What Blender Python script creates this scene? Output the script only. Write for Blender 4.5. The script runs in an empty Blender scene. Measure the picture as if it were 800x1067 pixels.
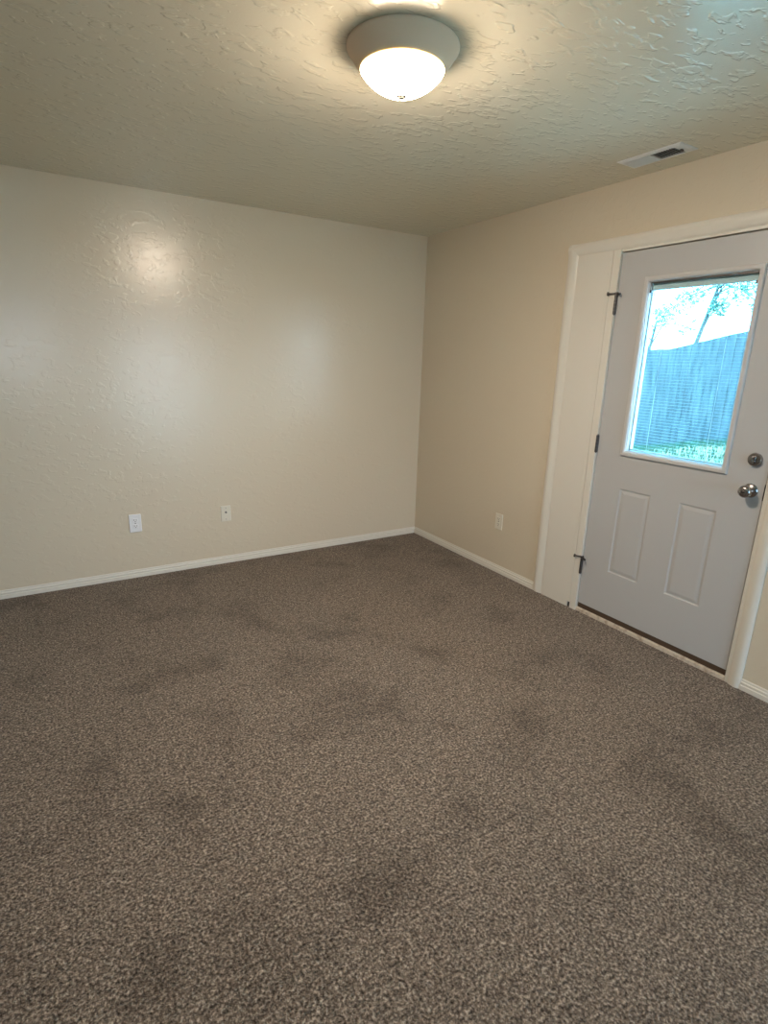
import bpy, bmesh, math, random
from mathutils import Vector, Matrix
rnd = random.Random(7)
S = bpy.context.scene
COL = S.collection

# ------------------------------------------------------------------ camera
F_PX = 576.7
CAM = Vector((-2.7583, -3.9188, 1.4981))
RT = Vector((0.8537, -0.5200, 0.0284))
DN = Vector((-0.1148, -0.2411, -0.9637))
FW = Vector((0.5080, 0.8194, -0.2655))
cd = bpy.data.cameras.new('camera'); cam = bpy.data.objects.new('camera', cd); COL.objects.link(cam)
cd.sensor_fit = 'HORIZONTAL'; cd.sensor_width = 36.0; cd.lens = F_PX / 800 * 36.0
cd.clip_start = 0.02; cd.clip_end = 200
m = Matrix((RT, -DN, -FW)).transposed().to_4x4(); m.translation = CAM
cam.matrix_world = m
S.camera = cam

# ------------------------------------------------------------------ exposure
S.view_settings.view_transform = 'Standard'; S.view_settings.look = 'None'
S.view_settings.gamma = 1.0; S.view_settings.use_curve_mapping = False
S.view_settings.exposure = 0.18
S.cycles.use_denoising = True
S.cycles.max_bounces = 10; S.cycles.diffuse_bounces = 6; S.cycles.transparent_max_bounces = 16
S.cycles.sample_clamp_indirect = 6.0

# ------------------------------------------------------------------ sky
w = bpy.data.worlds.new('sky'); S.world = w; w.use_nodes = True
nt = w.node_tree; nt.nodes.clear()
out = nt.nodes.new('ShaderNodeOutputWorld'); bg = nt.nodes.new('ShaderNodeBackground')
tc = nt.nodes.new('ShaderNodeTexCoord')
dot = nt.nodes.new('ShaderNodeVectorMath'); dot.operation = 'DOT_PRODUCT'
dv = Vector((0.12, -0.98, 0.10)).normalized(); dot.inputs[1].default_value = dv
mr = nt.nodes.new('ShaderNodeMapRange'); mr.interpolation_type = 'SMOOTHSTEP'
mr.inputs['From Min'].default_value = 0.70; mr.inputs['From Max'].default_value = 0.96
mx = nt.nodes.new('ShaderNodeMix'); mx.data_type = 'RGBA'
mx.inputs['A'].default_value = (4.0, 12.5, 19.5, 1)      # sky beyond the yard
mx.inputs['B'].default_value = (21, 20.5, 23, 1)       # bright sky on the far side of the house
nt.links.new(tc.outputs['Generated'], dot.inputs[0]); nt.links.new(dot.outputs['Value'], mr.inputs['Value'])
nt.links.new(mr.outputs['Result'], mx.inputs['Factor']); nt.links.new(mx.outputs['Result'], bg.inputs['Color'])
bg.inputs['Strength'].default_value = 1.0
nt.links.new(bg.outputs[0], out.inputs[0])

# ------------------------------------------------------------------ sun (over the yard)
sd = bpy.data.lights.new('sun', 'SUN'); sd.energy = 30.0; sd.angle = 0.01; sd.color = (1, .96, .88)
so = bpy.data.objects.new('sun', sd); COL.objects.link(so)
so.rotation_euler = Vector((0.45, 0.45, 0.85)).to_track_quat('Z', 'Y').to_euler()

# room extents
XW, YB, H = -6.0, -6.30, 2.44
WIN1 = (-1.38, -0.60, 0.10, 1.78)         # rear windows in wall_rear: x0 x1 z0 z1
WIN3 = (-3.30, -2.65, 1.15, 2.00)

def portal(name, loc, rot, sx, sy):
    d = bpy.data.lights.new(name, 'AREA'); d.shape = 'RECTANGLE'; d.size = sx; d.size_y = sy
    d.cycles.is_portal = True
    o = bpy.data.objects.new(name, d); COL.objects.link(o); o.location = loc; o.rotation_euler = rot
portal('portal_rear', ((WIN1[0]+WIN1[1])/2, YB-.12, (WIN1[2]+WIN1[3])/2), (math.pi/2, 0, 0), WIN1[1]-WIN1[0], WIN1[3]-WIN1[2])
portal('portal_rear_left', ((WIN3[0]+WIN3[1])/2, YB-.12, (WIN3[2]+WIN3[3])/2), (math.pi/2, 0, 0), WIN3[1]-WIN3[0], WIN3[3]-WIN3[2])
portal('portal_door', (.10, -2.268, 1.47), (math.pi/2, 0, math.pi/2), .52, .86)

# ------------------------------------------------------------------ materials
def mat(name, col=(.8, .8, .8), rough=.5, metal=0.0, spec=.5):
    mm = bpy.data.materials.new(name); mm.use_nodes = True
    b = mm.node_tree.nodes['Principled BSDF']
    b.inputs['Base Color'].default_value = (*col, 1); b.inputs['Roughness'].default_value = rough
    b.inputs['Metallic'].default_value = metal; b.inputs['Specular IOR Level'].default_value = spec
    return mm
def N(mm, t): return mm.node_tree.nodes.new(t)
def L(mm, a, b): mm.node_tree.links.new(a, b)
def noise(mm, scale, detail=3, rough=.5, dist=0.0, vec=None):
    n = N(mm, 'ShaderNodeTexNoise'); n.inputs['Scale'].default_value = scale
    n.inputs['Detail'].default_value = detail; n.inputs['Roughness'].default_value = rough
    n.inputs['Distortion'].default_value = dist
    if vec is not None: L(mm, vec, n.inputs['Vector'])
    return n
def ramp(mm, src, stops):
    r = N(mm, 'ShaderNodeValToRGB'); e = r.color_ramp.elements
    while len(e) < len(stops): e.new(.5)
    for k, (p, c) in zip(e, stops): k.position = p; k.color = (*c, 1) if len(c) == 3 else c
    L(mm, src, r.inputs['Fac']); return r
def bump(mm, src, strength, dist, normal=None):
    b = N(mm, 'ShaderNodeBump'); b.inputs['Strength'].default_value = strength; b.inputs['Distance'].default_value = dist
    L(mm, src, b.inputs['Height'])
    if normal is not None: L(mm, normal, b.inputs['Normal'])
    return b
def pos(mm): return N(mm, 'ShaderNodeNewGeometry').outputs['Position']
def B(mm): return mm.node_tree.nodes['Principled BSDF']

def plaster(name, col, rough, spec, k_bump, scale, lo=.54, hi=.62):
    """glossy paint over knock-down plaster"""
    mm = mat(name, col, rough, 0, spec); P = pos(mm)
    mp = N(mm, 'ShaderNodeMapping'); mp.inputs['Rotation'].default_value = (0, 0, .5); mp.inputs['Scale'].default_value = (.62, 1.25, 1.0)
    L(mm, P, mp.inputs[0])
    n1 = noise(mm, scale, 2.2, .5, .35, mp.outputs[0])
    r1 = ramp(mm, n1.outputs['Fac'], [(lo, (0, 0, 0)), (hi, (1, 1, 1))])
    n2 = noise(mm, scale*4, 2, .5, 0, P)
    b2 = bump(mm, n2.outputs['Fac'], .05, .003)
    b1 = bump(mm, r1.outputs['Color'], k_bump, .003, b2.outputs['Normal'])
    L(mm, b1.outputs['Normal'], B(mm).inputs['Normal'])
    return mm
M = {}
M['wall'] = plaster('wall_paint', (.68, .60, .47), .255, .6, .16, 30)
M['ceiling'] = plaster('ceiling_paint', (.76, .71, .56), .21, 1.0, .48, 26)

mm = M['carpet'] = mat('carpet', (.15, .12, .1), .95, 0, .1); P = pos(mm)
v = N(mm, 'ShaderNodeTexVoronoi'); v.inputs['Scale'].default_value = 150; L(mm, P, v.inputs['Vector'])
n1 = noise(mm, 118, 2.5, .6, .2, P); n2 = noise(mm, 2.6, 4, .6, .4, P); n3 = noise(mm, 300, 2, .6, 0, P)
r1 = ramp(mm, n1.outputs['Fac'], [(.30, (.026, .020, .014)), (.50, (.175, .139, .109)), (.68, (.44, .365, .295))])
r2 = ramp(mm, n2.outputs['Fac'], [(.34, (.71, .70, .69)), (.47, (.99, .99, .99)), (.75, (1.08, 1.08, 1.08))])
r3 = ramp(mm, n3.outputs['Fac'], [(.3, (.7, .7, .7)), (.7, (1.3, 1.3, 1.3))])
x1 = N(mm, 'ShaderNodeMix'); x1.data_type = 'RGBA'; x1.blend_type = 'MULTIPLY'; x1.inputs['Factor'].default_value = 1
L(mm, r1.outputs['Color'], x1.inputs['A']); L(mm, r2.outputs['Color'], x1.inputs['B'])
x2 = N(mm, 'ShaderNodeMix'); x2.data_type = 'RGBA'; x2.blend_type = 'MULTIPLY'; x2.inputs['Factor'].default_value = .8
L(mm, x1.outputs['Result'], x2.inputs['A']); L(mm, r3.outputs['Color'], x2.inputs['B'])
n4 = noise(mm, 42, 3, .7, .5, P); r4 = ramp(mm, n4.outputs['Fac'], [(.32, (.58, .57, .56)), (.50, (1, 1, 1)), (.68, (1.32, 1.32, 1.32))])
x3 = N(mm, 'ShaderNodeMix'); x3.data_type = 'RGBA'; x3.blend_type = 'MULTIPLY'; x3.inputs['Factor'].default_value = 1
L(mm, x2.outputs['Result'], x3.inputs['A']); L(mm, r4.outputs['Color'], x3.inputs['B'])
L(mm, x3.outputs['Result'], B(mm).inputs['Base Color'])
b1 = bump(mm, v.outputs['Distance'], .6, .006); b2 = bump(mm, n1.outputs['Fac'], .8, .012, b1.outputs['Normal'])
L(mm, b2.outputs['Normal'], B(mm).inputs['Normal'])
B(mm).inputs['Sheen Weight'].default_value = .15; B(mm).inputs['Sheen Roughness'].default_value = .5

M['trim'] = mat('trim_paint', (.74, .71, .64), .32)
mm = M['trim']; n1 = noise(mm, 40, 3, .5, 0, pos(mm)); b1 = bump(mm, n1.outputs['Fac'], .06, .002); L(mm, b1.outputs['Normal'], B(mm).inputs['Normal'])
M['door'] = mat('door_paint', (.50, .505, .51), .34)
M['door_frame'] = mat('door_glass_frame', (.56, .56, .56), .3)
mm = M['door']; n1 = noise(mm, 25, 3, .5, 0, pos(mm)); b1 = bump(mm, n1.outputs['Fac'], .04, .002); L(mm, b1.outputs['Normal'], B(mm).inputs['Normal'])
M['vinyl'] = mat('white_vinyl', (.78, .78, .79), .3)
M['slat'] = mat('blind_white', (.72, .73, .74), .4)
M['blade_grey'] = mat('blind_slat_grey', (.30, .31, .32), .5)
M['nickel'] = mat('satin_nickel', (.36, .355, .36), .26, 1.0)
mm = M['nickel']; n1 = noise(mm, 30, 2, .5, 0, pos(mm)); r1 = ramp(mm, n1.outputs['Fac'], [(.3, (.2, .2, .2)), (.7, (.3, .3, .3))]); L(mm, r1.outputs['Color'], B(mm).inputs['Roughness'])
M['hinge'] = mat('dull_hinge_steel', (.11, .105, .105), .4, .9)
M['pan'] = mat('brushed_nickel_pan', (.86, .70, .54), .5, 0, .3)
M['finial'] = mat('aged_nickel_finial', (.30, .26, .21), .5, .3)
M['bronze'] = mat('brown_door_sweep', (.085, .055, .035), .5)
M['sill'] = mat('worn_sill_paint', (.62, .53, .43), .5)
mm = M['sill']; n1 = noise(mm, 30, 4, .6, 0, pos(mm)); r1 = ramp(mm, n1.outputs['Fac'], [(.35, (.42, .33, .25)), (.55, (.66, .58, .48))]); L(mm, r1.outputs['Color'], B(mm).inputs['Base Color'])
M['dark'] = mat('dark_cavity', (.02, .018, .016), .8)
M['white_plate'] = mat('white_plastic', (.84, .84, .86), .3)
M['almond'] = mat('almond_plastic', (.74, .70, .60), .35)
M['grey_plastic'] = mat('slot_grey', (.30, .29, .30), .5)
M['register'] = mat('register_enamel', (.74, .74, .71), .4)
M['duct'] = mat('dark_duct', (.025, .025, .027), .7, .3)
M['siding'] = mat('siding', (.6, .6, .58), .7)
M['sun_block_grey'] = mat('sun_block_grey', (.5, .5, .5), .7)

# dome: glowing alabaster glass, bulb light fading to the rim painted into emission
mm = M['dome'] = mat('lit_alabaster_glass', (.9, .86, .78), .25); P = N(mm, 'ShaderNodeTexCoord').outputs['Object']
sp = N(mm, 'ShaderNodeSeparateXYZ'); L(mm, P, sp.inputs[0])
mr = N(mm, 'ShaderNodeMapRange'); mr.inputs['From Min'].default_value = -.133; mr.inputs['From Max'].default_value = -.0615
L(mm, sp.outputs['Z'], mr.inputs['Value'])
n1 = noise(mm, 14, 4, .6, 1.2, P)
r1 = ramp(mm, mr.outputs['Result'], [(0, (1, .845, .71)), (.50, (.92, .765, .62)), (.88, (.30, .235, .165)), (.965, (.0050, .0036, .0013)), (1, (.003, .0019, .0004))])
r2 = ramp(mm, n1.outputs['Fac'], [(.35, (.86, .84, .80)), (.6, (1, 1, 1))])
x1 = N(mm, 'ShaderNodeMix'); x1.data_type = 'RGBA'; x1.blend_type = 'MULTIPLY'; x1.inputs['Factor'].default_value = 1
L(mm, r1.outputs['Color'], x1.inputs['A']); L(mm, r2.outputs['Color'], x1.inputs['B'])
L(mm, x1.outputs['Result'], B(mm).inputs['Emission Color']); B(mm).inputs['Emission Strength'].default_value = 290.0

# thin window glass
mm = M['glass'] = bpy.data.materials.new('window_glass'); mm.use_nodes = True; mm.node_tree.nodes.clear()
o_ = N(mm, 'ShaderNodeOutputMaterial'); tr = N(mm, 'ShaderNodeBsdfTransparent'); tr.inputs[0].default_value = (.90, .985, 1.0, 1)
gl = N(mm, 'ShaderNodeBsdfGlossy'); gl.inputs['Roughness'].default_value = .02
fr = N(mm, 'ShaderNodeFresnel'); ge = N(mm, 'ShaderNodeNewGeometry'); mi = N(mm, 'ShaderNodeMix'); mi.inputs['A'].default_value = 1.33; mi.inputs['B'].default_value = 1/1.33
L(mm, ge.outputs['Backfacing'], mi.inputs['Factor']); L(mm, mi.outputs['Result'], fr.inputs[0]); ms = N(mm, 'ShaderNodeMixShader')
L(mm, fr.outputs[0], ms.inputs[0]); L(mm, tr.outputs[0], ms.inputs[1]); L(mm, gl.outputs[0], ms.inputs[2]); L(mm, ms.outputs[0], o_.inputs[0])

# outside
mm = M['fence'] = mat('weathered_fence', (.11, .12, .13), .85); P = pos(mm)
mp = N(mm, 'ShaderNodeMapping'); mp.inputs['Scale'].default_value = (6, 6, .7); L(mm, P, mp.inputs[0])
n1 = noise(mm, 3, 4, .6, .3, mp.outputs[0]); r1 = ramp(mm, n1.outputs['Fac'], [(.3, (.032, .028, .028)), (.7, (.125, .103, .10))])
L(mm, r1.outputs['Color'], B(mm).inputs['Base Color'])
mm = M['lawn'] = mat('lawn', (.10, .17, .07), .9); n1 = noise(mm, 4, 4, .6, 0, pos(mm)); r1 = ramp(mm, n1.outputs['Fac'], [(.3, (.018, .034, .018)), (.7, (.045, .075, .035))]); L(mm, r1.outputs['Color'], B(mm).inputs['Base Color'])
mm = M['blade'] = mat('grass_blade', (.032, .066, .030), .7)
M['concrete'] = mat('concrete_paving', (.45, .42, .38), .9)
M['bounce_slab'] = mat('pale_bounce_concrete', (.62, .63, .62), .9)
M['bark'] = mat('bark', (.10, .09, .08), .9)
mm = M['leaf'] = mat('leaf', (.10, .17, .11), .6)
B(mm).inputs['Transmission Weight'].default_value = 0

# ------------------------------------------------------------------ mesh helpers
class MB:
    def __init__(self): self.b = bmesh.new()
    def box(self, x0, x1, y0, y1, z0, z1):
        v = [self.b.verts.new((x, y, z)) for z in (z0, z1) for y in (y0, y1) for x in (x0, x1)]
        for f in ((0, 2, 3, 1), (4, 5, 7, 6), (0, 1, 5, 4), (2, 6, 7, 3), (0, 4, 6, 2), (1, 3, 7, 5)):
            self.b.faces.new([v[i] for i in f])
        return self
    def quad(self, *p): self.b.faces.new([self.b.verts.new(q) for q in p]); return self
    def prism(self, prof, fn, t0, t1):
        """extrude the closed profile [(a,b)] from t0 to t1; fn(a,b,t)->xyz"""
        A = [self.b.verts.new(fn(a, c, t0)) for a, c in prof]; Z = [self.b.verts.new(fn(a, c, t1)) for a, c in prof]
        n = len(prof)
        for i in range(n): self.b.faces.new((A[i], A[(i+1) % n], Z[(i+1) % n], Z[i]))
        self.b.faces.new(A); self.b.faces.new(Z[::-1]); return self
    def lathe(self, prof, n=48, M4=None, cap=True):
        """revolve [(r,h)] about local z, transformed by M4"""
        M4 = M4 or Matrix(); rings = []
        for r, h in prof:
            if r < 1e-6: rings.append([self.b.verts.new(M4 @ Vector((0, 0, h)))])
            else: rings.append([self.b.verts.new(M4 @ Vector((r*math.cos(2*math.pi*k/n), r*math.sin(2*math.pi*k/n), h))) for k in range(n)])
        for a, c in zip(rings, rings[1:]):
            for k in range(n):
                k2 = (k+1) % n
                if len(a) == 1 and len(c) == 1: continue
                if len(a) == 1: self.b.faces.new((a[0], c[k2], c[k]))
                elif len(c) == 1: self.b.faces.new((a[k], a[k2], c[0]))
                else: self.b.faces.new((a[k], a[k2], c[k2], c[k]))
        if cap:
            if len(rings[0]) > 1: self.b.faces.new(rings[0][::-1])
            if len(rings[-1]) > 1: self.b.faces.new(rings[-1])
        return self
    def tube(self, pts, rads, n=8):
        pts = [Vector(q) for q in pts]; rings = []
        for i, q in enumerate(pts):
            d = (pts[min(i+1, len(pts)-1)] - pts[max(i-1, 0)]).normalized()
            u = d.cross(Vector((0.31, .87, .38))).normalized(); w_ = d.cross(u)
            rings.append([self.b.verts.new(q + (u*math.cos(2*math.pi*k/n) + w_*math.sin(2*math.pi*k/n))*rads[i]) for k in range(n)])
        for a, c in zip(rings, rings[1:]):
            for k in range(n): self.b.faces.new((a[k], a[(k+1) % n], c[(k+1) % n], c[k]))
        self.b.faces.new(rings[0][::-1]); self.b.faces.new(rings[-1]); return self
    def build(self, name, material, parent=None, smooth=False, bevel=0.0, seg=2, origin=None):
        bmesh.ops.recalc_face_normals(self.b, faces=self.b.faces)
        me = bpy.data.meshes.new(name)
        if origin is not None: bmesh.ops.translate(self.b, vec=-Vector(origin), verts=self.b.verts)
        self.b.to_mesh(me); self.b.free()
        me.materials.append(material)
        o = bpy.data.objects.new(name, me); COL.objects.link(o)
        if origin is not None: o.location = origin
        if smooth:
            for f in me.polygons: f.use_smooth = True
            try: me.set_sharp_from_angle(angle=math.radians(40))
            except Exception: pass
        if bevel:
            bv = o.modifiers.new('bevel', 'BEVEL'); bv.width = bevel; bv.segments = seg; bv.limit_method = 'ANGLE'
        if parent is not None:
            o.parent = parent
            o.matrix_parent_inverse = Matrix.Translation(parent.location).inverted() if parent.type == 'EMPTY' or parent.location.length > 0 else Matrix()
        return o
def tag(o, label, cat, kind=None, group=None):
    o['label'] = label; o['category'] = cat
    if kind: o['kind'] = kind
    if group: o['group'] = group
    return o
def empty(name, loc):
    o = bpy.data.objects.new(name, None); COL.objects.link(o); o.location = loc; o.empty_display_size = .1; return o

# ================================================================== STRUCTURE
DY0, DY1, DZ0, DZ1 = -2.735, -1.822, .058, 2.083       # door leaf
OY0, OY1, OZ = -2.757, -1.772, 2.105                   # opening
T = .14
tag(MB().box(XW-T, T, YB-T, T, -.12, 0).build('floor', M['carpet']), 'brown grey cut pile carpet with darker footprints', 'floor', 'structure')
tag(MB().box(XW-T, T, YB-T, T, H, H+.12).build('ceiling', M['ceiling']), 'greenish grey ceiling with glossy knockdown texture', 'ceiling', 'structure')
tag(MB().box(XW-T, T, 0, T, 0, H).build('wall_left', M['wall']), 'wide glossy beige wall with two outlets', 'wall', 'structure')
b = MB().box(0, T, OY1, 0, 0, H).box(0, T, YB, OY0, 0, H).box(0, T, OY0, OY1, OZ, H)
tag(b.build('wall_right', M['wall']), 'beige wall with the white entry door', 'wall', 'structure')
b = MB().box(XW, WIN3[0], YB-T, YB, 0, H).box(WIN3[1], WIN1[0], YB-T, YB, 0, H).box(WIN3[0], WIN3[1], YB-T, YB, WIN3[3], H).box(WIN3[0], WIN3[1], YB-T, YB, 0, WIN3[2]).box(WIN1[1], 0, YB-T, YB, 0, H).box(WIN1[0], WIN1[1], YB-T, YB, WIN1[3], H).box(WIN1[0], WIN1[1], YB-T, YB, 0, WIN1[2])
tag(b.build('wall_rear', M['wall']), 'beige wall behind the viewer with a tall window', 'wall', 'structure')
b = MB().box(XW-T, XW, YB, 0, 0, H)
tag(b.build('wall_west', M['wall']), 'beige wall opposite the entry door', 'wall', 'structure')
# windows out of view
def window(name, lab, fn, a0, a1, z0, z1):
    def bx(b, p0, p1, q0, q1, d0, d1):
        A = fn(p0, d0); C = fn(p1, d1)
        return b.box(min(A[0], C[0]), max(A[0], C[0]), min(A[1], C[1]), max(A[1], C[1]), q0, q1)
    b = MB(); k = .05; mid = (a0+a1)/2
    for p0, p1, q0, q1 in ((a0, a0+k, z0, z1), (a1-k, a1, z0, z1), (a0+k, a1-k, z0, z0+k), (a0+k, a1-k, z1-k, z1), (mid-.03, mid+.03, z0+k, z1-k)):
        bx(b, p0, p1, q0, q1, .03, .10)
    o = tag(b.build(name, M['vinyl']), lab, 'window', 'structure')
    for i, (p0, p1) in enumerate(((a0+k, mid-.03), (mid+.03, a1-k))):
        bx(MBg := MB(), p0, p1, z0+k, z1-k, .06, .064); MBg.build('pane', M['glass'], o)
window('window_1', 'tall white framed window behind the viewer', lambda a, d: (a, YB-d), *WIN1)
window('window_2', 'wide white framed window behind the viewer on the left', lambda a, d: (a, YB-d), *WIN3)

# baseboards
BP = [(0, 0), (.014, 0), (.014, .024), (.0085, .027), (.0115, .031), (.0115, .040), (.0055, .0425), (.0055, .050), (.0035, .0545), (0, .055)]
def board(name, lab, fn, t0, t1): tag(MB().prism(BP, fn, t0, t1).build(name, M['trim'], bevel=.0012), lab, 'baseboard', 'structure')
board('baseboard_left', 'low white stepped baseboard along the wide wall', lambda a, c, t: (t, -a, c), XW, 0)
b = MB().prism(BP, lambda a, c, t: (-a, t, c), -1.458, -.0145).prism(BP, lambda a, c, t: (-a, t, c), YB, -2.816)
tag(b.build('baseboard_right', M['trim'], bevel=.0012), 'low white baseboard on both sides of the entry door', 'baseboard', 'structure')
board('baseboard_rear', 'low white baseboard behind the viewer', lambda a, c, t: (t, YB+a, c), XW+.015, -.015)
board('baseboard_west', 'low white baseboard opposite the entry door', lambda a, c, t: (XW+a, t, c), YB+.015, -.015)

# ------------------------------------------------------------------ door surround
CP = [(0, 0), (.010, 0), (.017, .010), (.019, .024), (.016, .040), (.013, .052), (.011, .060), (.006, .066), (0, .066)]   # (thickness, width from outer edge)
b = MB()
cw = .075/.066
b.prism([(a, c*cw) for a, c in CP], lambda a, c, t: (-a, -1.458-c, t), 0, 2.168)
tag(b.build('trim_1', M['trim'], smooth=True), 'moulded white casing left of the wide filler board', 'trim', 'structure')
b = MB().prism(CP, lambda a, c, t: (-a, t, 2.168-c), -2.815, -1.459)
tag(b.build('trim_2', M['trim'], smooth=True), 'moulded white head casing above the entry door', 'trim', 'structure')
b = MB().prism([(a, c*.88) for a, c in CP], lambda a, c, t: (-a, -2.815+c, t), 0, 2.101)
tag(b.build('trim_3', M['trim'], smooth=True), 'white casing on the knob side of the entry door', 'trim', 'structure')
b = MB().box(-.012, -.0005, -1.752, -1.534, 0, 2.104).box(-.012, -.0005, -1.771, -1.752, .036, 2.104)
tag(b.build('trim_4', M['trim'], bevel=.001), 'wide flat white filler board beside the door hinges', 'trim', 'structure')
MBd = MB().box(-.004, -.0005, -1.771, -1.752, 0, .036)
tag(MBd.build('trim_5', M['dark']), 'dark notch at the foot of the filler board', 'trim', 'structure')
# jamb with stop
b = MB().box(-.0125, T, -1.8185, -1.773, 0, OZ-.001).box(-.006, T, -2.757, -2.741, 0, OZ-.001).box(-.006, T, -2.741, -1.816, 2.089, OZ-.001)
b.box(.0465, T, -1.834, -1.816, .02, 2.089).box(.0465, T, -2.741, -2.725, .02, 2.089).box(.0465, T, -2.725, -1.834, 2.072, 2.089)
tag(b.build('trim_6', M['trim'], bevel=.0008), 'white door jamb around the entry door', 'trim', 'structure')

# threshold
t = MB().prism([(-.005, 0), (-.005, .019), (-.002, .023), (.003, .024), (T, .024), (T, 0)], lambda a, c, t_: (a, t_, c), -2.7405, -1.8165).build('trim_7', M['sill'])
tag(t, 'narrow worn white sill strip under the entry door', 'threshold', 'structure')

# ------------------------------------------------------------------ the door
door = empty('door_1', (0.02, (DY0+DY1)/2, 0.031))
tag(door, 'white half-glass entry door with blinds and two raised panels', 'door', 'structure')
GY0, GY1, GZ0, GZ1 = -2.545, -1.997, 1.033, 1.933      # hole in the slab
P1 = (-2.199, -2.001, .318, .833); P2 = (-2.552, -2.355, .318, .833)
b = MB(); bm = b.b; XF, XBk = 0.001, .046
ys = sorted({DY0, DY1, GY0, GY1, P1[0], P1[1], P2[0], P2[1]}); zs = sorted({DZ0, DZ1, GZ0, GZ1, P1[2], P1[3]})
vc = {}
def V(x, y, z):
    k = (round(x, 5), round(y, 5), round(z, 5))
    if k not in vc: vc[k] = bm.verts.new(k)
    return vc[k]
def inside(r, y0, y1, z0, z1): return y0 >= r[0]-1e-6 and y1 <= r[1]+1e-6 and z0 >= r[2]-1e-6 and z1 <= r[3]+1e-6
for xs in (XF, XBk):
    for i in range(len(ys)-1):
        for j in range(len(zs)-1):
            c = (ys[i], ys[i+1], zs[j], zs[j+1])
            if inside((GY0, GY1, GZ0, GZ1), *c): continue
            if xs == XF and (inside(P1, *c) or inside(P2, *c)): continue
            bm.faces.new((V(xs, c[0], c[2]), V(xs, c[1], c[2]), V(xs, c[1], c[3]), V(xs, c[0], c[3])))
def rim(y0, y1, z0, z1, yl, zl):
    yy = [q for q in ys if y0-1e-6 <= q <= y1+1e-6]; zz = [q for q in zs if z0-1e-6 <= q <= z1+1e-6]
    for z in (z0, z1):
        for a, c in zip(yy, yy[1:]): bm.faces.new((V(XF, a, z), V(XF, c, z), V(XBk, c, z), V(XBk, a, z)))
    for y in (y0, y1):
        for a, c in zip(zz, zz[1:]): bm.faces.new((V(XF, y, a), V(XF, y, c), V(XBk, y, c), V(XBk, y, a)))
rim(DY0, DY1, DZ0, DZ1, 0, 0); rim(GY0, GY1, GZ0, GZ1, 0, 0)
for y0, y1, z0, z1 in (P1, P2):
    prof = [(0, 0), (.004, .0), (.009, .0042), (.014, .0048), (.030, .0014), (.036, .0010)]   # inset, depth
    rings = []
    for d, dx in prof:
        rings.append([V(XF+dx, y0+d, z0+d), V(XF+dx, y1-d, z0+d), V(XF+dx, y1-d, z1-d), V(XF+dx, y0+d, z1-d)])
    for A, C in zip(rings, rings[1:]):
        for k in range(4): bm.faces.new((A[k], A[(k+1) % 4], C[(k+1) % 4], C[k]))
    bm.faces.new(rings[-1])
b.build('door_slab', M['door'], door)
# raised frame around the glass
b = MB(); bm = b.b
oy0, oy1, oz0, oz1 = -2.562, -1.980, 1.016, 1.950
prof = [(0, .001), (.001, -.008), (.006, -.012), (.018, -.012), (.024, -.009), (.030, .004), (.031, .020), (.010, .020), (.010, .001)]
rings = [[bm.verts.new((dx, oy0+d, oz0+d)), bm.verts.new((dx, oy1-d, oz0+d)), bm.verts.new((dx, oy1-d, oz1-d)), bm.verts.new((dx, oy0+d, oz1-d))] for d, dx in prof]
for A, C in zip(rings, rings[1:]):
    for k in range(4): bm.faces.new((A[k], A[(k+1) % 4], C[(k+1) % 4], C[k]))
wf = b.build('window_frame', M['door_frame'], door, bevel=.0008)
IY0, IY1, IZ0, IZ1 = oy0+.031, oy1-.031, oz0+.031, oz1-.031
b = MB()
for y in (IY0+.004, IY1-.004): b.box(.004, .019, y-.004, y+.004, IZ1-.050, IZ1-.036)
b.box(.004, .019, -2.30, -2.285, IZ1-.004, IZ1); b.box(.004, .019, -2.24, -2.225, IZ1-.004, IZ1)
cl = b.build('frame_clip', M['hinge'], door)
MB().box(.021, .024, IY0-.012, IY1+.012, IZ0-.012, IZ1+.012).build('glass_pane', M['glass'], door)
MB().box(.042, .045, IY0-.012, IY1+.012, IZ0-.012, IZ1+.012).build('glass_pane', M['glass'], door)
# mini blind between the panes
b = MB(); n = 52; z0 = IZ0+.012; z1 = IZ1-.040
for k in range(n+1):
    z = z0+(z1-z0)*k/n
    b.quad((.0292, IY0+.004, z), (.0292, IY1-.004, z), (.033, IY1-.004, z+.0004), (.033, IY0+.004, z+.0004))
    b.quad((.033, IY0+.004, z+.0004), (.033, IY1-.004, z+.0004), (.0368, IY1-.004, z), (.0368, IY0+.004, z))
bl = b.build('blind', M['blade_grey'], door)
so_ = bl.modifiers.new('solid', 'SOLIDIFY'); so_.thickness = .0002
MB().box(.026, .040, IY0+.001, IY1-.001, IZ1-.036, IZ1+.004).build('blind_headrail', M['slat'], door, bevel=.002)
MB().box(.028, .038, IY0+.003, IY1-.003, IZ0+.001, IZ0+.009).build('blind_bottom_rail', M['slat'], door, bevel=.002)
for y in (IY0+.10, IY1-.10):
    MB().tube([(.0262, y, IZ0+.008), (.0262, y, IZ1-.02)], [.0006]*2, 6).build('blind_cord', M['slat'], door)
b = MB().box(.002, .017, IY0+.002, IY1-.002, IZ1-.0055, IZ1+.001); b.build('shade_gap_strip', M['hinge'], door)  # dark strip stands in for the shadow gap at the frame top
for y0, y1 in ((IY0-.006, IY0+.003), (IY1-.003, IY1+.006)):
    MB().box(.0255, .0415, y0, y1, IZ0, IZ1).build('blind_side_track', M['slat'], door)
# outside frame ring
b = MB()
for a, c, d, e in ((oy0, GY0+.012, oz0, oz1), (GY1-.012, oy1, oz0, oz1), (GY0+.012, GY1-.012, oz0, GZ0+.012), (GY0+.012, GY1-.012, GZ1-.012, oz1)):
    b.box(.0455, .058, a, c, d, e)
b.build('outer_frame', M['vinyl'], door)
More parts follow.
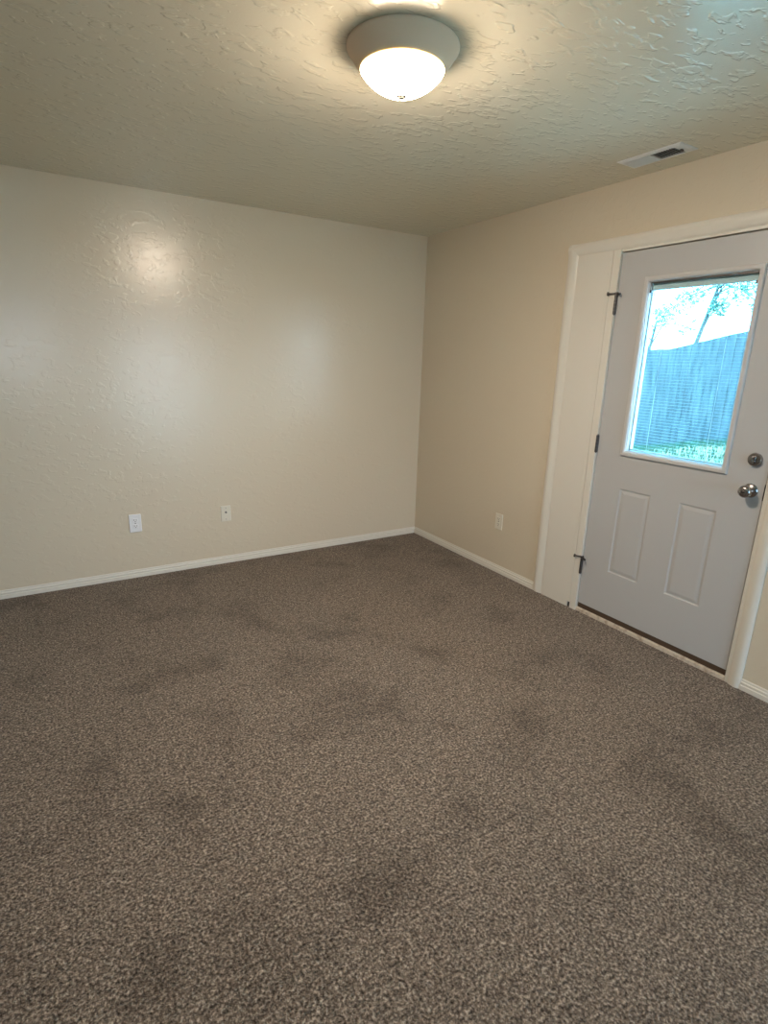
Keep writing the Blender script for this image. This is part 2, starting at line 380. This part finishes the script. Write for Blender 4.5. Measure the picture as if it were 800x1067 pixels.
# sweep
b = MB().prism([(.005, .0255), (.005, .0555), (.012, .0575), (.042, .0575), (.042, .0255)], lambda a, c, t_: (a, t_, c), DY0+.001, DY1-.001)
b.build('door_sweep', M['bronze'], door)
RX = Matrix.Rotation(-math.pi/2, 4, 'Y')              # local z -> world -x
def onwall(y, z, x=0.0): return Matrix.Translation((x, y, z)) @ RX
# knob
kn = MB().lathe([(.032, 0), (.033, .003), (.030, .008), (.022, .011), (.014, .014), (.0125, .028), (.015, .033), (.024, .038), (.0285, .047), (.0285, .055), (.025, .063), (.016, .068), (.010, .0685), (.0, .067)], 40, onwall(-2.678, .962, .0015)).build('door_knob', M['nickel'], door, smooth=True)
MB().lathe([(.0075, 0), (.0075, .003), (.006, .004), (0, .004)], 20, onwall(-2.678, .962, -.0655)).build('turn_button', M['hinge'], kn, smooth=True)
db = MB().lathe([(.031, 0), (.032, .004), (.030, .012), (.027, .016), (.018, .0175), (.0, .0175)], 40, onwall(-2.673, 1.106, .0015)).build('deadbolt', M['nickel'], door, smooth=True)
MB().box(-.034, -.0155, -2.6785, -2.6675, 1.090, 1.122).build('thumb_turn', M['nickel'], db, bevel=.003)
MB().box(-.0015, .03, DY0-.0008, DY0+.001, .925, 1.00).build('latch_plate', M['hinge'], door)
MB().box(-.0015, .03, DY0-.0008, DY0+.001, 1.075, 1.135).build('latch_plate', M['hinge'], door)
# hinges
def hinge(zc, stop):
    y = -1.8195
    b = MB()
    for k in range(5):
        b.tube([(-.008, y, zc-.05+k*.02+.0006), (-.008, y, zc-.05+(k+1)*.02-.0006)], [.0085]*2, 14)
    b.tube([(-.008, y, zc-.054), (-.008, y, zc+.055)], [.004]*2, 10)
    h = b.build('hinge', M['hinge'], door, smooth=True)
    b = MB().box(-.0155, -.013, -1.815, -1.795, zc-.05, zc+.05)
    MB().box(-.0005, .0008, -1.842, -1.823, zc-.05, zc+.05).build('hinge_leaf', M['door'], h)
    if stop:
        s = MB().tube([(-.008, y, zc+.052), (-.008, y, zc+.064)], [.010]*2, 14)
        s.tube([(-.008, y, zc+.058), (-.026, y+.038, zc+.058)], [.005]*2, 10)
        s.tube([(-.026, y+.038, zc+.058), (-.028, y+.044, zc+.058)], [.0105, .0105], 12)
        s.tube([(-.008, y, zc+.058), (-.022, y-.030, zc+.052)], [.0048]*2, 10)
        s.tube([(-.021, y-.028, zc+.0523), (-.024, y-.034, zc+.0515)], [.007, .007], 12)
        s.build('pin_stop', M['hinge'], h, smooth=True)
hinge(1.822, True); hinge(1.060, False); hinge(.300, True)

# ================================================================== THINGS
# ceiling lamp
LC = Vector((-1.662, -2.182, H))
lamp = empty('ceiling_lamp', LC); tag(lamp, 'lit flush ceiling lamp with nickel pan and frosted glass dome', 'ceiling lamp')
T4 = Matrix.Translation(LC)
MB().lathe([(.172, -.0003), (.176, -.001), (.1775, -.004), (.1765, -.008), (.173, -.012), (.168, -.018), (.152, -.041), (.138, -.056), (.134, -.060), (.1315, -.0612), (.129, -.058), (.125, -.04), (.0, -.036)], 72, T4, cap=False).build('pan', M['pan'], lamp, smooth=True)
DR, DH, DT = .1345, .068, -.0625
dp = [(.128, -.059), (DR-.0015, DT+.001)]
Rc = (DR**2+DH**2)/(2*DH); am = math.asin(DR/Rc)
for k in range(0, 19):
    a = am*(1-k/18)
    dp.append((Rc*math.sin(a), DT-DH+Rc*(1-math.cos(a))) if k < 18 else (0, DT-DH))
MB().lathe([(r, h) for r, h in dp], 72, Matrix.Identity(4), cap=False).build('glass_dome', M['dome'], None, smooth=True)
dome = bpy.data.objects['glass_dome']; dome.parent = lamp
MB().lathe([(.015, -.127), (.0165, -.131), (.0155, -.134), (.011, -.1355), (.010, -.1375), (.0075, -.1395), (0, -.1405)], 24, T4).build('finial', M['finial'], lamp, smooth=True)

# ceiling register
RX0, RX1, RY0, RY1 = -.272, -.137, -2.245, -1.925
vent = empty('ceiling_vent', ((RX0+RX1)/2, (RY0+RY1)/2, H)); tag(vent, 'white metal air register in the ceiling above the door', 'vent')
b = MB(); bm = b.b; k = .024
rings = []
for d, z in ((0, H-.0005), (.002, H-.004), (.016, H-.009), (k, H-.008), (k, H-.0005)):
    rings.append([bm.verts.new((x, y, z)) for x, y in ((RX0+d, RY0+d), (RX1-d, RY0+d), (RX1-d, RY1-d), (RX0+d, RY1-d))])
for A, C in zip(rings, rings[1:]):
    for q in range(4): bm.faces.new((A[q], A[(q+1) % 4], C[(q+1) % 4], C[q]))
b.build('vent_frame', M['register'], vent)
MB().box(RX0+k-.001, RX1-k+.001, RY0+k-.001, RY1-k+.001, H-.0012, H-.0004).build('duct_backing', M['duct'], vent)
ym = (RY0+RY1)/2+.003
def louvers(y0, y1, n, sgn):
    b = MB()
    for q in range(n):
        yc = y0+(y1-y0)*(q+.5)/n; dy = .0055; 
        za, zb = (H-.0022, H-.0105)
        b.prism([(yc-sgn*dy, za), (yc+sgn*dy, zb), (yc+sgn*dy+.0008, zb), (yc-sgn*dy+.0008, za)], lambda a, c, t_: (t_, a, c), RX0+k, RX1-k)
    return b
louvers(ym+.004, RY1-k, 12, 1).build('louver_bank', M['register'], vent)
louvers(RY0+k+.022, ym-.004, 9, -1).build('louver_bank', M['register'], vent)
MB().box(RX0+k, RX1-k, ym-.004, ym+.004, H-.0095, H-.001).build('divider', M['register'], vent)
MB().box(RX0+k, RX1-k, RY0+k, RY0+k+.020, H-.0085, H-.001).build('end_plate', M['register'], vent)
MB().box((RX0+RX1)/2-.008, (RX0+RX1)/2+.008, RY0+k+.006, RY0+k+.014, H-.014, H-.0085).build('damper_lever', M['hinge'], vent)

# wall plates
def plate(name, lab, cat, pt, nrm, mt, kind, w_=.072, h_=.117, th=.006, group=None):
    """pt centre on the wall, nrm 'y' (wide wall, faces -y) or 'x' (door wall, faces -x)"""
    e = empty(name, pt); tag(e, lab, cat, None, group)
    def f(u, d, z):                                   # u along wall, d out of it
        return (pt[0]+u, pt[1]-d, pt[2]+z) if nrm == 'y' else (pt[0]-d, pt[1]-u, pt[2]+z)
    def bx(b, u0, u1, z0, z1, d0, d1):
        A, C = f(u0, d0, z0), f(u1, d1, z1)
        return b.box(min(A[0], C[0]), max(A[0], C[0]), min(A[1], C[1]), max(A[1], C[1]), A[2], C[2])
    rot = (Matrix.Rotation(math.pi/2, 4, 'X') if nrm == 'y' else RX)
    def disc(b, u, z, r, d0, d1, n=20):
        A = f(u, d0, z)
        return b.lathe([(r, 0), (r*.96, d1-d0), (0, d1-d0)], n, Matrix.Translation(A) @ rot)
    bx(MBp := MB(), -w_/2, w_/2, -h_/2, h_/2, .0003, th); MBp.build('cover_plate', mt, e, bevel=.0025, seg=3)
    if kind == 'duplex':
        for zc in (.0205, -.0205):
            b = MB(); bx(b, -.0165, .0165, zc-.0135, zc+.0135, th, th+.002)
            r = b.build('socket_face', mt, e, bevel=.004, seg=3)
            b = MB()
            bx(b, -.0085, -.0060, zc-.001, zc+.008, th+.002, th+.0024); bx(b, .0060, .0085, zc-.001, zc+.007, th+.002, th+.0024)
            disc(b, 0, zc-.0075, .0028, th+.002, th+.0024, 12)
            b.build('slot', M['dark'], r)
        disc(MBs := MB(), 0, 0, .0035, th, th+.0015, 14); MBs.build('screw', M['hinge'], e)
    elif kind == 'coax':
        for zc in (.042, -.042): disc(MBs := MB(), 0, zc, .0033, th, th+.0012, 14); MBs.build('screw', M['grey_plastic'], e)
        b = MB(); disc(b, 0, .010, .0075, th, th+.003, 6); c = b.build('hex_nut', M['hinge'], e)
        b = MB(); disc(b, 0, .010, .0048, th+.003, th+.011, 18); b.build('threaded_post', M['hinge'], c)
    elif kind == 'decora':
        b = MB(); bx(b, -.0168, .0168, -.0335, .0335, th, th+.0015); r = b.build('socket_face', mt, e, bevel=.001)
        for zc in (.017, -.017):
            b = MB(); bx(b, -.0085, -.0060, zc-.001, zc+.008, th+.0015, th+.0019); bx(b, .0060, .0085, zc-.001, zc+.007, th+.0015, th+.0019)
            disc(b, 0, zc-.0075, .0028, th+.0015, th+.0019, 12); b.build('slot', M['dark'], r)
        for zc in (.048, -.048): disc(MBs := MB(), 0, zc, .003, th, th+.001, 12); MBs.build('screw', mt, e)
    return e
plate('wall_outlet', 'bright white power outlet low on the wide beige wall, left of the other plate', 'outlet', (-2.302, 0, .386), 'y', M['white_plate'], 'duplex', .076, .122, .010)
plate('cable_plate', 'almond cable wall plate with one dark connector on the wide wall', 'cable outlet', (-1.690, 0, .380), 'y', M['almond'], 'coax')
plate('wall_outlet', 'almond power outlet low on the wall between corner and door', 'outlet', (0, -1.066, .384), 'x', M['almond'], 'duplex')

# ================================================================== OUTSIDE
def gz(x, y):
    """yard level: rises towards the fence and to the right"""
    r = max(0.0, min(1.0, (2.55-y)/1.4)); r = r*.33
    if y < 1.15: r += min(.25, (1.15-y)*.08)
    k_ = max(0.0, min(1.0, (x-1.0)/6.0)); k_ = k_*k_*(3-2*k_)
    return -.16 + k_*(.13 + r)
b = MB(); bm = b.b; gx = [.14+i*.5 for i in range(60)]; gy = [-20+i*.5 for i in range(80)]
G = [[bm.verts.new((x, y, gz(x, y))) for y in gy] for x in gx]
for i in range(len(gx)-1):
    for j in range(len(gy)-1): bm.faces.new((G[i][j], G[i+1][j], G[i+1][j+1], G[i][j+1]))
tag(b.build('ground', M['lawn'], smooth=True), 'sloping lawn ground outside the door window', 'ground', 'structure')
tag(MB().box(-40, .139, -40, YB-.15, -.3, -.16).box(-40, XW-.15, YB-.15, 40, -.3, -.16).build('ground_rear', M['concrete']), 'ground on the far side of the house', 'ground', 'structure')
tag(MB().box(T, T+1.3, -6, 2, H+.10, H+.22).build('sun_block_overhang', M['sun_block_grey']), 'unseen roof overhang added above the entry door to keep the sun out', 'roof', 'structure')  # unseen, added to block sun from the door window
tag(MB().box(T+.001, 3.0, -4.6, -.4, -.17, -.04).build('bounce_slab', M['bounce_slab']), 'unseen pale slab added outside the entry door to bounce light to the ceiling', 'bounce_slab', 'structure')  # unseen, added to throw daylight through the door glass onto the ceiling
# grass
b = MB(); bm = b.b
for q in range(9000):
    x = rnd.uniform(3.2, 7.4); y = -2.27 + (x+2.76)*rnd.uniform(.10, .62) - .1
    z = gz(x, y); h_ = rnd.uniform(.04, .11); a = rnd.uniform(0, 6.28); w_ = rnd.uniform(.004, .009); ln = rnd.uniform(-.04, .04)
    dx, dy = math.cos(a)*w_, math.sin(a)*w_
    bm.faces.new([bm.verts.new(c) for c in ((x-dx, y-dy, z-.01), (x+dx, y+dy, z-.01), (x+dx*.3+ln, y+dy*.3+ln*.5, z+h_))])
tag(b.build('grass', M['blade']), 'sunlit grass blades in front of the fence', 'grass', 'stuff')
# fence: boards on two rails
FX = 7.5
def ft(y):
    pts = [(-6, 3.0), (0, 2.38), (1.22, 2.13), (1.84, 2.0), (2.3, 1.885), (2.53, 1.84), (3.13, 1.82), (9, 1.80)]
    for (a, c), (d, e) in zip(pts, pts[1:]):
        if y <= d: return c+(e-c)*(y-a)/(d-a)
    return 1.8
fence = empty('fence', (FX, 2, gz(FX, 2))); tag(fence, 'weathered grey board fence seen through the door window', 'fence')
for s in range(6):
    y0 = -4.0+s*2.0; b = MB(); y = y0
    while y < y0+2.0-.01:
        w_ = .138; j = rnd.uniform(0, .012); t_ = rnd.uniform(-.006, .006)
        za, zc = gz(FX, y+w_/2)-.02, ft(y+w_/2)+t_
        ww = w_-.002-rnd.uniform(0, .002)
        b.prism([(y, za), (y+ww, za), (y+ww, ft(y+ww)+t_), (y, ft(y)+t_)], lambda a, c, q: (q, a, c), FX-.02-j, FX-j)
        y += w_
    b.build('board_panel', M['fence'], fence)
    MB().box(FX+.045, FX+.135, y0-.045, y0+.045, gz(FX, y0)-.05, ft(y0)-.05).build('post', M['fence'], fence)
    for f_ in (.2, .8):
        b = MB(); 
        zA = gz(FX, y0)*(1-f_)+ft(y0)*f_; zB = gz(FX, y0+2)*(1-f_)+ft(y0+2)*f_
        b.prism([(.001, -.045), (.044, -.045), (.044, .045), (.001, .045)], lambda a, c, t2: (FX+a, y0+2*t2, zA+(zB-zA)*t2+c), 0, 1)
        b.build('rail', M['fence'], fence)
# trees beyond the fence
def tree(name, lab, base, tip, r0, clusters, nleaf, size):
    base, tip = Vector(base), Vector(tip); e = empty(name, base); tag(e, lab, 'tree', None, 'trees beyond the fence')
    b = MB(); mid = (base+tip)/2+Vector((.1, .06, 0))
    b.tube([base, base.lerp(mid, .5), mid, mid.lerp(tip, .5), tip], [r0, r0*.9, r0*.8, r0*.6, r0*.35], 10)
    b.build('trunk', M['bark'], e, smooth=True)
    for c, r in clusters:
        c = Vector(c); st = mid.lerp(tip, rnd.uniform(.2, 1.0))
        MB().tube([st, st.lerp(c, .5)+Vector((0, 0, .1)), c], [r0*.3, r0*.2, r0*.08], 6).build('branch', M['bark'], e)
    b = MB(); bm = b.b
    for q in range(nleaf):
        c, r = clusters[rnd.randrange(len(clusters))]
        d = Vector((rnd.gauss(0, 1), rnd.gauss(0, 1), rnd.gauss(0, .8))).normalized()*r*rnd.random()**.4
        p0 = Vector(c)+d; a = Vector((rnd.gauss(0, 1), rnd.gauss(0, 1), rnd.gauss(0, 1))).normalized(); u = a.orthogonal().normalized()
        s = size*rnd.uniform(.6, 1.3)
        bm.faces.new([bm.verts.new(p0+v_) for v_ in (-a*s, u*s*.45, a*s, -u*s*.45)])
    b.build('foliage', M['leaf'], e)
tree('tree', 'leaning thin-leaved tree beyond the fence, upper right of the door glass', (10, 4.05, 0), (10, 3.15, 3.7), .06,
     [((10, 3.9, 3.0), .34), ((9.8, 3.5, 3.35), .4), ((10.1, 3.0, 3.5), .45), ((9.9, 2.7, 3.1), .38), ((10, 2.4, 3.4), .5), ((10, 2.1, 3.6), .5), ((10, 2.6, 3.7), .5), ((10.2, 4.6, 2.75), .28), ((10, 3.2, 2.8), .22), ((10, 2.3, 2.75), .22), ((10, 2.9, 3.95), .5), ((10, 3.7, 3.9), .4)], 3600, .05)
tree('tree', 'smaller pale tree beyond the fence behind the leaning tree', (13, 7.0, 0), (13, 6.6, 2.8), .07,
     [((13, 6.8, 2.7), .35), ((13, 6.2, 2.9), .35), ((13, 5.6, 2.6), .3), ((13, 7.2, 2.5), .25)], 420, .06)
